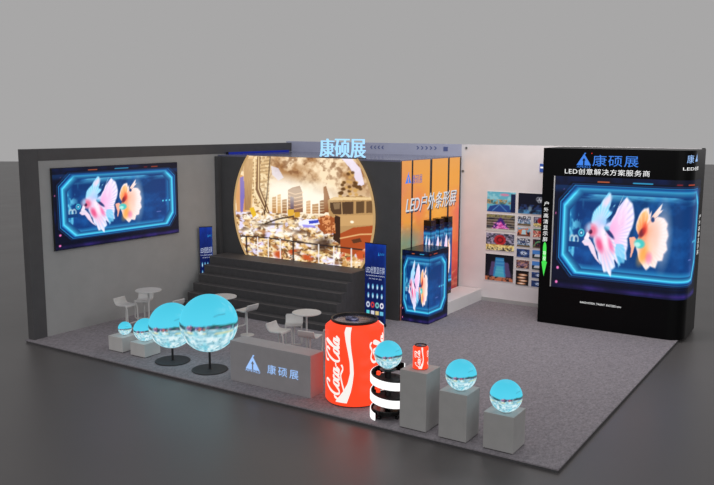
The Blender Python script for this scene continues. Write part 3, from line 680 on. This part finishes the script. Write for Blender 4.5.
# ================================================================== BLACK KIOSK
KX0, KX1, KY0, KY1, KR, KH = 8.34, 11.47, 7.36, 8.73, .36, 4.03 - P
t = thing('display_kiosk', 'huge black kiosk with curved fish tank screen at the right rear corner', 'kiosk', (0, 0, P + .001))
Ls = KX1 - KR - KX0; La = KR * math.pi / 2
def kpath(s):           # distance along the front, round the corner and down the side -> x, y, nx, ny
    if s <= Ls: return KX0 + s, KY0, 0, -1
    if s <= Ls + La:
        a = (s - Ls) / KR; return KX1 - KR + KR * math.sin(a), KY0 + KR - KR * math.cos(a), math.sin(a), -math.cos(a)
    return KX1, KY0 + KR + (s - Ls - La), 1, 0
def kfn(s, q, d):
    x, y, nx, ny = kpath(s); d += .006; return (x + nx * d, y + ny * d, q - P)
outl = [(KX0, KY1), (KX0, KY0)] + [kpath(Ls + La * k / 14)[:2] for k in range(15)] + [(KX1, KY1)]
mb = MB(); n = len(outl)
mb.add([(x, y, 0) for x, y in outl] + [(x, y, KH) for x, y in outl], [tuple(range(n)), tuple(range(2 * n - 1, n - 1, -1))] + [(i, (i + 1) % n, n + (i + 1) % n, n + i) for i in range(n)])
mb.build('cabinet', paint('kiosk_black', (4, 4, 5), .3, spec=.15, scale=4, amount=.05), t)
Se0, Se1 = .30, Ls + La + .60
picture('display', FISH, 300, 200, lambda u, v: kfn(Se0 + u * (Se1 - Se0), 3.42 - v * (3.42 - .92), .0), M['screen'], t)
mb = MB(); mb.box(KX0 + .265, KX0 + .29, KY0 - .012, KY0, .92 - P, 3.42 - P); mb.build('edge_strip', M['pedestal'], t)
lettering('company_name', '康硕展', M['blue'], t, kfn, 1.10, 2.06, 3.66, 3.90, bold=0.0, spacing=1.1)
em = flat_shape('emblem', logo_polys(.75, 3.60, .32, .32), M['blue'], t, kfn)
lettering('emblem_letters', 'APEXLS', M['blue'], t, kfn, .76, 1.06, 3.615, 3.66, bold=0.0)
lettering('slogan', 'LED创意解决方案服务商', M['white'], t, kfn, .50, 2.30, 3.47, 3.60, bold=0.0, spacing=1.12)
pr = [(1.075 + .012 * math.cos(a), 3.93 + .012 * math.sin(a)) for a in [k * math.pi / 4 for k in range(8)]]
flat_shape('red_spot', [pr], M['redspot'], t, kfn)
for k, c_ in enumerate('户外高清显示屏'):
    lettering('side_character', c_, M['white'], t, kfn, .055, .165, 2.74 - .135 * k, 2.84 - .135 * k, bold=0.0)
fl = flat_shape('green_arrow', [[(.045, 1.47), (.11, 1.14), (.175, 1.47)], [(.07, 1.47), (.15, 1.47), (.15, 1.80), (.07, 1.80)], [(.07, 1.80), (.15, 1.80), (.14, 1.88), (.11, 1.93), (.08, 1.88)]], M['green'], t, kfn)
for k, c_ in enumerate('导视'):
    lettering('arrow_character', c_, M['white'], t, lambda s, q, d: kfn(s, q, .003), .075, .145, 1.62 - .12 * k, 1.71 - .12 * k, bold=0.0)
lettering('small_slogan', 'INNOVATION, TALENT, SUCCESS-wins', M['white'], t, kfn, .97, 1.86, .615, .665, bold=0.0)
flat_shape('corner_emblem', logo_polys(Ls + La - .10, 3.76, .16, .19), M['ltblue'], t, kfn)
lettering('corner_character', '康', M['ltblue'], t, kfn, Ls + .24, Ls + .41, 3.77, 3.94, bold=0.0)
lettering('corner_slogan', 'LED创意', M['white'], t, kfn, Ls + .17, Ls + La + .20, 3.62, 3.70, bold=0.0)
for k, c_ in enumerate('户外高清显示屏'):
    lettering('edge_character', c_, M['white'], t, kfn, Ls + La + .70, Ls + La + .86, 2.54 - .13 * k, 2.64 - .13 * k, bold=0.0)

# ================================================================== ROLL-UP POSTERS
def poster_art():
    W, H = 60, 180; A = Art(W, H, (8, 22, 78)); X, Y = A.X, A.Y
    n = fbm(H, W, 8, 4, 70); A.mix(np.clip((.45 - Y) * 2, 0, 1) * n, (14, 60, 170)); A.mix(np.clip((Y - .8) * 4, 0, 1), (6, 14, 50))
    A.mix(np.clip(1 - abs(X - 1) * 8, 0, 1) * .5, (30, 80, 160))
    for k in range(4):
        for j, (y, hh) in enumerate(((.54, .035), (.655, .035))):
            A.ell(.17 + .215 * k, y, .045, hh, (110, 190, 225), .9, .5); A.ell(.18 + .215 * k, y + .01, .02, hh * .6, (235, 245, 250), .9, .5)
    cs = [(210, 220, 230), (210, 60, 50), (120, 200, 190), (240, 240, 245)]
    for k in range(4):
        A.ell(.16 + .22 * k, .775, .09, .038, cs[k], 1, .3); A.ell(.16 + .22 * k, .775, .045, .018, (30, 30, 90), 1, .4)
    for k in range(4): A.rect(.08 + .22 * k, .85, .24 + .22 * k, .90, [(90, 220, 220), (220, 220, 230), (230, 206, 130), (110, 200, 225)][k], .9)
    return A.a
PO = poster_art(); M['poster'] = attr_mat('poster_print', .75, lit=True, rough=.4)
def poster(w, h, label, loc, rz, ft=.12):
    t = thing('roll_up_poster', label, 'poster', loc, rz, 'blue roll-up posters beside the stage')
    MB().box(0, w, -.045, .045, .015, .075, .01).build('cassette', M['blackm'], t)
    for sx in (.08, w - .14): MB().box(sx, sx + .06, -ft, ft, 0, .015, .003).build('foot', M['blackm'], t)
    MB().box(w / 2 - .01, w / 2 + .01, .012, .03, .07, h, .002).build('support_pole', M['blackm'], t)
    MB().box(0, w, -.004, .004, .07, h - .002).build('banner', M['blackm'], t)
    picture('print', PO, 50, 150, lambda u, v: (.004 + u * (w - .008), -.0065, h - .004 - v * (h - .08)), M['poster'], t)
    MB().box(-.005, w + .005, -.01, .012, h - .002, h + .016, .003).build('top_rail', M['blackm'], t)
    f = lambda s, q, d: (s * w, -.009 - d, q * h)
    lettering('headline', 'LED创意显示屏', M['postertxt'], t, f, .06, .94, .64, .725, bold=0.0)
    lettering('subline', '专业LED创意显示解决方案服务商', M['postertxt'], t, f, .06, .94, .605, .622, bold=0.0)
    lettering('service_line', '设计 研发 生产 服务', M['postertxt'], t, f, .2, .80, .568, .585, bold=0.0)
    lettering('brand_mark', '康硕展', M['postercyan'], t, f, .72, .92, .865, .895, bold=0.0)
    flat_shape('brand_emblem', [[(.62, .86), (.66, .905), (.70, .86)]], M['postercyan'], t, f)
    return t
poster(.55, 1.86, 'blue roll-up poster standing right of the stage, just behind the big red can', (5.17, 4.95, P), 0)
poster(.34, 1.86, 'blue roll-up poster in the gap between grey left wall and stage', (.262, 4.80, P), R(60), .055)

# ================================================================== RECEPTION COUNTER
t = thing('reception_counter', 'long low grey reception counter with glowing blue logo, left of the big can', 'counter', (5.32, .30, P))
CW, CD, CH = 1.746, .367, .72
MB().box(0, CW, 0, CD, 0, CH, .006).build('body', M['counter'], t)
cf = lambda s, q, d: (s, -.006 - d, q)
lettering('company_name', '康硕展', M['ltblue'], t, cf, .84, 1.50, .27, .43, bold=0.0, spacing=1.35)
lettering('emblem_letters', 'APEXLS', M['ltblue'], t, cf, .35, .68, .235, .275, bold=0.0)
flat_shape('emblem', logo_polys(.36, .21, .31, .31), M['ltblue'], t, cf)

# ================================================================== LOW CUBES, PEDESTALS
def pedestal(name, x, y, s, z1, mat, label, cat='pedestal'):
    t = thing(name, label, cat, (x + s / 2, y + s / 2, P))
    MB().box(-s / 2, s / 2, -s / 2, s / 2, .012, z1 - P, .005).build('body', mat, t)
    MB().box(-s / 2 + .015, s / 2 - .015, -s / 2 + .015, s / 2 - .015, 0, .014).build('toe_base', M['blackm'], t)
    return t
pedestal('display_cube', 2.05, .36, .40, .36, M['cube'], 'low pale cube at far left, carrying the smallest ball screen')
pedestal('display_cube', 2.68, .36, .40, .33, M['cube'], 'low pale cube second from left, between smallest ball and pole-mounted balls')
pedestal('pedestal', 8.90, .03, .44, .954, M['pedestal'], 'tallest grey pedestal, with the small soda can on top')
pedestal('pedestal', 9.562, .003, .435, .765, M['pedestal'], 'medium grey pedestal between the tallest and the shortest one')
pedestal('pedestal', 10.254, .001, .443, .592, M['pedestal'], 'shortest grey pedestal nearest the front right platform corner')

def ball_thing(x, y, z, r, label, spin=0.0):
    t = thing('ball_display', label, 'ball screen', (x, y, z), spin, 'seaside ball screens')
    ball(t, r, r + .008)
    MB().lathe([(r * .30, 0), (r * .32, .003), (r * .28, .014), (r * .22, .018)], 32).build('base_ring', M['pedestal'], t, True)
ball_thing(2.31, .56, .361, .132, 'smallest seaside ball screen, on the leftmost low cube')
ball_thing(2.90, .55, .331, .222, 'small seaside ball screen on the second low cube from the left', .1)
ball_thing(9.82, .17, .766, .222, 'seaside ball screen on the medium-height grey pedestal')
ball_thing(10.515, .15, .593, .224, 'seaside ball screen on the shortest pedestal at front right', .15)

def pole_ball(x, y, zc, r, label):
    t = thing('pole_ball_display', label, 'ball screen', (x, y, P), 0, 'big ball screens on round bases')
    ball(t, r, zc - P)
    MB().disc(.33, 0, .022, bev=.008, n=56).build('base_disc', M['stand'], t, True)
    MB().lathe([(.05, .022), (.022, .03), (.020, zc - P - r + .02)], 20).build('pole', M['blackm'], t, True)
pole_ball(3.655, .53, .76, .428, 'large seaside ball screen on black pole, left one of the pair')
pole_ball(4.62, .52, .945, .525, 'largest seaside ball screen on black pole, beside the counter')

# ================================================================== SODA CANS
def spline(pts, n=8):
    out = []; P_ = [pts[0]] + list(pts) + [pts[-1]]
    for i in range(1, len(P_) - 2):
        p0, p1, p2, p3 = P_[i - 1], P_[i], P_[i + 1], P_[i + 2]
        for k in range(n):
            t = k / n
            out.append(tuple(.5 * ((2 * p1[j]) + (-p0[j] + p2[j]) * t + (2 * p0[j] - 5 * p1[j] + 4 * p2[j] - p3[j]) * t * t + (-p0[j] + 3 * p1[j] - 3 * p2[j] + p3[j]) * t ** 3) for j in (0, 1)))
    out.append(tuple(pts[-1][:2])); return out
def ovl(cx, cy, rx, ry): return [(cx + rx * math.cos(a) + .12 * ry * math.sin(a), cy + ry * math.sin(a)) for a in [math.pi * .4 + 2 * math.pi * k / 12 for k in range(13)]]
STROKES = [
    [(2.0, 1.75), (2.15, 2.3), (1.8, 2.65), (1.25, 2.35), (.75, 1.5), (.6, .6), (.9, .02), (1.4, .05), (1.95, .55)],
    [(.62, .75), (.15, .75), (-.1, .1), (.3, -.55), (1.3, -.75), (2.6, -.45), (3.8, -.25), (4.9, -.55), (5.5, -.35)],
    ovl(2.35, .5, .36, .48), [(2.5, .95), (2.8, .8), (3.0, .9)],
    [(3.5, .85), (3.2, 1.0), (2.92, .55), (3.05, .05), (3.4, .05), (3.7, .45)],
    ovl(4.05, .5, .34, .48), [(4.45, 1.0), (4.33, .4), (4.5, .0), (4.85, .45)],
    [(4.9, .5), (5.45, .62)],
    [(7.0, 1.75), (7.15, 2.3), (6.8, 2.6), (6.25, 2.3), (5.85, 1.5), (5.7, .6), (6.0, .02), (6.5, .05), (6.95, .5)],
    [(5.3, 2.0), (5.15, 2.6), (5.8, 3.0), (6.8, 2.85), (7.6, 3.15), (8.2, 2.9)],
    ovl(7.3, .5, .34, .48),
    [(7.65, .6), (8.1, 1.4), (8.4, 2.3), (8.15, 2.55), (7.95, 1.9), (7.85, .7), (8.0, .03), (8.35, .35)],
    ovl(8.75, .5, .32, .48), [(9.1, 1.0), (9.0, .4), (9.2, .0), (9.6, .5)],
]
def script_faces(fn):
    mb = MB()
    for st in STROKES:
        pts = spline(st, 7); L = len(pts); pen = (math.cos(.55), math.sin(.55)); vs = []; fs = []
        for i, p in enumerate(pts):
            a = pts[max(i - 1, 0)]; c = pts[min(i + 1, L - 1)]; dx, dy = c[0] - a[0], c[1] - a[1]; l = math.hypot(dx, dy) or 1
            nx, ny = -dy / l, dx / l; w = .075 + .13 * abs(nx)
            x, y = p[0] + .22 * p[1], p[1]
            vs += [fn(x + nx * w, y + ny * w), fn(x - nx * w, y - ny * w)]
        for i in range(L - 1): fs.append((2 * i, 2 * i + 1, 2 * i + 3, 2 * i + 2))
        mb.add(vs, fs)
    return mb
def can(label, loc, r, h, rz, group=None, angs=(-103, 2, 107)):
    t = thing('soda_can', label, 'soda can', loc, rz, group)
    b0 = .06 * r; zs = h * .90
    prof = [(r * .86, b0 * .3), (r * .90, b0 * .2), (r, b0 * 2.2), (r, zs)]
    MB().lathe([(r * .86, 0), (r * .92, .0), (r * .95, b0 * .5), (r * .93, b0 * .6)], 64).build('bottom_rim', M['can_rim'], t, True)
    k2 = [(r * .95, b0 * .6), (r, b0 * 1.8), (r, zs), (r * .985, zs + h * .012), (r * .79, h * .968), (r * .78, h * .972)]
    MB().lathe(k2, 72).build('body', M['red'], t, True)
    MB().lathe([(r * .785, h * .966), (r * .81, h * .985), (r * .79, h), (r * .75, h), (r * .725, h * .985), (r * .72, h * .972)], 72, cap=False).build('lid_rim', M['can_rim'], t, True)
    MB().lathe([(r * .74, h * .968), (r * .74, h * .972), (r * .62, h * .976), (r * .3, h * .977)], 64).build('lid', M['can_lid'], t, True)
    mb = MB(); mb.tube([(r * .22 * math.cos(a) - r * .1, r * .13 * math.sin(a), h * .985) for a in [2 * math.pi * k / 20 for k in range(20)]], r * .035, 8, closed=True)
    mb.build('ring_pull', M['can_lid'], t, True)
    def onbody(ang, z, d=.004):
        rr = r + d * (r / .475)
        if z > zs: f = (z - zs) / (h * .972 - zs); rr = r * (1 - .015 * min(f / .17, 1) - .20 * max(f - .17, 0) / .83) + d * r / .475
        return (rr * math.cos(ang), rr * math.sin(ang), z)
    for a in angs:
        a = R(a); sc = (h * .80) / 10.4
        # the lettering reads upward
        fn = lambda x, y: onbody(a - (y - 1.0) * sc / r * 1.10, h * .10 + x * sc)
        script_faces(fn).build('logo_lettering', M['white_logo'], t)
        # white wave
        mb = MB(); pz = [.02, .10, .2, .3, .42, .55, .68, .80, .90, .955]; pc = [14, 21, 30, 36, 39.5, 38.5, 35, 32, 31, 31.5]; pw = [13.5, 11, 7.5, 4.8, 3.6, 3.3, 3.6, 4.6, 6.0, 6.6]
        zz = np.linspace(.06, .955, 40); cc = np.interp(zz, pz, pc); ww = np.interp(zz, pz, pw); vs = []; fs = []
        for z, c_, w_ in zip(zz, cc, ww):
            for s in range(5): vs.append(onbody(a + R(c_ - w_ + 2 * w_ * s / 4) , z * h))
        for i in range(39):
            for s in range(4): fs.append((i * 5 + s, i * 5 + s + 1, (i + 1) * 5 + s + 1, (i + 1) * 5 + s))
        mb.add(vs, fs).build('white_wave', M['white_logo'], t)
    return t
can('giant glowing red soda can with white script, right of the counter', (7.66, .70, P + .001), .476, 1.365, R(2))
can('small red soda can standing on the tallest grey pedestal', (9.125, .24, .956), .115, .355, R(22))

# ================================================================== SPIRAL LED STAND + BALL
t = thing('spiral_stand', 'black stand wrapped in a white glowing spiral band, beside the giant can', 'stand', (8.53, .31, P))
def ribbon(r0, r1, a0, a1, z_at, hh, n):
    mb = MB(); vs = []; fs = []
    for i in range(n + 1):
        a = a0 + (a1 - a0) * i / n; z = z_at(a); c, s = math.cos(a), math.sin(a)
        vs += [(r1 * c, r1 * s, z - hh), (r1 * c, r1 * s, z + hh), (r0 * c, r0 * s, z + hh), (r0 * c, r0 * s, z - hh)]
    for i in range(n):
        o = i * 4
        for k in range(4): fs.append((o + k, o + (k + 1) % 4, o + 4 + (k + 1) % 4, o + 4 + k))
    fs += [(0, 1, 2, 3), (n * 4 + 3, n * 4 + 2, n * 4 + 1, n * 4)]
    return mb.add(vs, fs)
za = lambda a: .64 - .28 * (a - R(-147)) / (2 * math.pi)
A0, A1 = R(-147 - 165), R(-147 + 720 + 42)
ribbon(.262, .274, A0, A1, za, .062, 190).build('spiral_band', M['ring_white'], t, True)
ribbon(.248, .260, A0, A1, za, .066, 190).build('band_backing', M['black'], t, True)
MB().disc(.235, .075, .15, n=48, bev=.01).build('base', M['black'], t, True)
MB().lathe([(.06, .15), (.05, .17), (.05, .72), (.12, .745), (.13, .76)], 28).build('column', M['blackm'], t, True)
for k in range(2):
    MB().disc(.232, .33 + .28 * k, .345 + .28 * k, n=44).build('shelf', M['stand'], t, True)
for k in range(4):
    a = R(-100 + 90 * k); cx, cy = .19 * math.cos(a), .19 * math.sin(a)
    w = MB(); w.tube([(cx - .018, cy, .034), (cx + .018, cy, .034)], .033, 14).box(cx - .012, cx + .012, cy - .012, cy + .012, .04, .08)
    w.build('caster', M['black'], t, True)
for k, (a, z) in enumerate(((-120, .44), (-118, .72), (-150, .46))):
    cx, cy = .17 * math.cos(R(a)), .17 * math.sin(R(a))
    MB().box(cx - .025, cx + .025, cy - .025, cy + .025, z - .03, z + .03, .006).build('red_module', M['red'], t)
t = thing('ball_display', 'seaside ball screen on top of the white spiral stand', 'ball screen', (8.53, .31, .826), .2, 'seaside ball screens')
ball(t, .213, .213 + .008)
MB().lathe([(.075, 0), (.08, .004), (.07, .03), (.055, .03)], 30).build('base_ring', M['pedestal'], t, True)

# ================================================================== BAR TABLES AND STOOLS
def bar_table(label, x, y):
    t = thing('bar_table', label, 'table', (x, y, P), 0, 'round bar tables')
    MB().disc(.285, .835, .86, n=56, bev=.006).build('tabletop', M['furniture'], t, True)
    MB().lathe([(.03, .018), (.02, .05), (.018, .80), (.06, .835)], 20).build('pole', M['furniture'], t, True)
    MB().disc(.2, 0, .02, n=48, bev=.006).build('base', M['furniture'], t, True)
    return t
t1 = bar_table('round pale bar table near the grey left wall', 1.40, 2.02)
dup(t1, (5.53, 2.27, P), 0, 'round pale bar table behind the counter, ringed by four stools')
dup(t1, (3.20, 2.45, P), 0, 'round pale bar table mostly hidden behind the largest ball screen')
def stool():
    t = thing('bar_stool', '', 'stool', (0, 0, P), 0, 'pale bar stools')
    H = .56; prof = [(.165, H - .03), (.16, H - .005), (.13, H), (.02, H - .012), (-.09, H - .006), (-.135, H + .02), (-.165, H + .065), (-.185, H + .125)]
    prof = spline(prof, 4); mb = MB(); vs = []; fs = []; w = .15; n = len(prof)
    for i, (x, z) in enumerate(prof):
        a = prof[max(i - 1, 0)]; c = prof[min(i + 1, n - 1)]; dx, dz = c[0] - a[0], c[1] - a[1]; l = math.hypot(dx, dz) or 1
        nx, nz = -dz / l * .012, dx / l * .012
        vs += [(x + nx, -w, z + nz), (x + nx, w, z + nz), (x - nx, w, z - nz), (x - nx, -w, z - nz)]
    for i in range(n - 1):
        o = 4 * i
        for k in range(4): fs.append((o + k, o + 4 + k, o + 4 + (k + 1) % 4, o + (k + 1) % 4))
    fs += [(0, 1, 2, 3), (4 * n - 1, 4 * n - 2, 4 * n - 3, 4 * n - 4)]
    mb.add(vs, fs).build('seat', M['furniture'], t, True)
    side = lambda s: [(x, s * (w + .008), z) for x, z in prof]
    loop = list(reversed(side(1))) + [(.185, .155, H - .07), (.195, .155, .30), (.20, .15, .20), (.20, .13, .175), (.20, -.13, .175), (.20, -.15, .20), (.195, -.155, .30), (.185, -.155, H - .07)] + side(-1)
    MB().tube(loop, .016, 8, closed=True).build('footrest_frame', M['furniture'], t, True)
    MB().lathe([(.022, .02), (.017, .04), (.017, H - .02)], 16).build('post', M['furniture'], t, True)
    MB().disc(.15, 0, .018, n=40, bev=.005).build('base', M['furniture'], t, True)
    return t
s = stool(); s.location = (1.07, 1.66, P); s.rotation_euler = (0, 0, R(5)); s['label'] = 'leftmost pale bar stool, back to the left wall, behind the smallest ball'
for x, y, a, l in ((1.03, 2.22, -58, 'pale bar stool tucked behind the leftmost bar table, facing the camera'),
                   (1.96, 2.20, 178, 'pale bar stool half hidden behind the left pole-mounted ball'),
                   (3.60, 2.74, 176, 'pale bar stool just right of the largest ball screen, raised back to right'),
                   (5.23, 1.79, 4, 'pale bar stool behind the counter with raised back toward the left'),
                   (5.12, 2.40, -55, 'pale bar stool behind the left edge of the counter-side bar table'),
                   (5.97, 1.78, 100, 'pale bar stool seen from behind between counter and table, red-lit'),
                   (6.11, 2.42, 170, 'pale bar stool mostly hidden behind the giant can')):
    dup(s, (x, y, P), R(a), l)

# ================================================================== LIGHT
w = bpy.data.worlds.new('studio'); SC.world = w; w.use_nodes = True
bg = w.node_tree.nodes['Background']; bg.inputs['Color'].default_value = (*lin((168, 167, 167)), 1); bg.inputs['Strength'].default_value = 1.0
def area(name, loc, target, size, power, c=(1, 1, 1), sy=None):
    l = bpy.data.lights.new(name, 'AREA'); l.energy = power; l.size = size; l.color = c
    if sy: l.shape = 'RECTANGLE'; l.size_y = sy
    o = bpy.data.objects.new(name, l); COL.objects.link(o); o.location = loc
    o.rotation_euler = (Vector(target) - Vector(loc)).to_track_quat('-Z', 'Y').to_euler(); return o
area('hall_light', (9.0, 5.0, 6.2), (8.0, 7.2, 0), 2.2, 150, (1, .97, .97))

sn = bpy.data.lights.new('soft_key', 'SUN'); sn.energy = .55; sn.angle = R(70)
so = bpy.data.objects.new('soft_key', sn); COL.objects.link(so); so.location = (14, -6, 12)
so.rotation_euler = (Vector((4, 4, 0)) - Vector((13, -9, 9))).to_track_quat('-Z', 'Y').to_euler()
# ================================================================== CAMERA
cd_ = bpy.data.cameras.new('camera'); cam = bpy.data.objects.new('camera', cd_); COL.objects.link(cam)
f_ = Vector((-0.5370573026261602, 0.8307681369661906, -0.1462660462911257)); r_ = Vector((0.8394488031515597, 0.5434219511191875, 0.004276672682048255)); u_ = Vector((-0.08303710365449235, 0.12048603920596025, 0.9892360455286356))
mw = Matrix((r_, u_, -f_)).transposed().to_4x4(); mw.translation = Vector((14.4577, -9.7518, 4.4974)); cam.matrix_world = mw
cd_.sensor_width = 36; cd_.lens = 789.1596 / 714 * 36; cd_.clip_end = 500; cd_.clip_start = .1
SC.camera = cam
SC.view_settings.view_transform = 'Standard'; SC.view_settings.look = 'None'; SC.view_settings.exposure = 0; SC.view_settings.gamma = 1
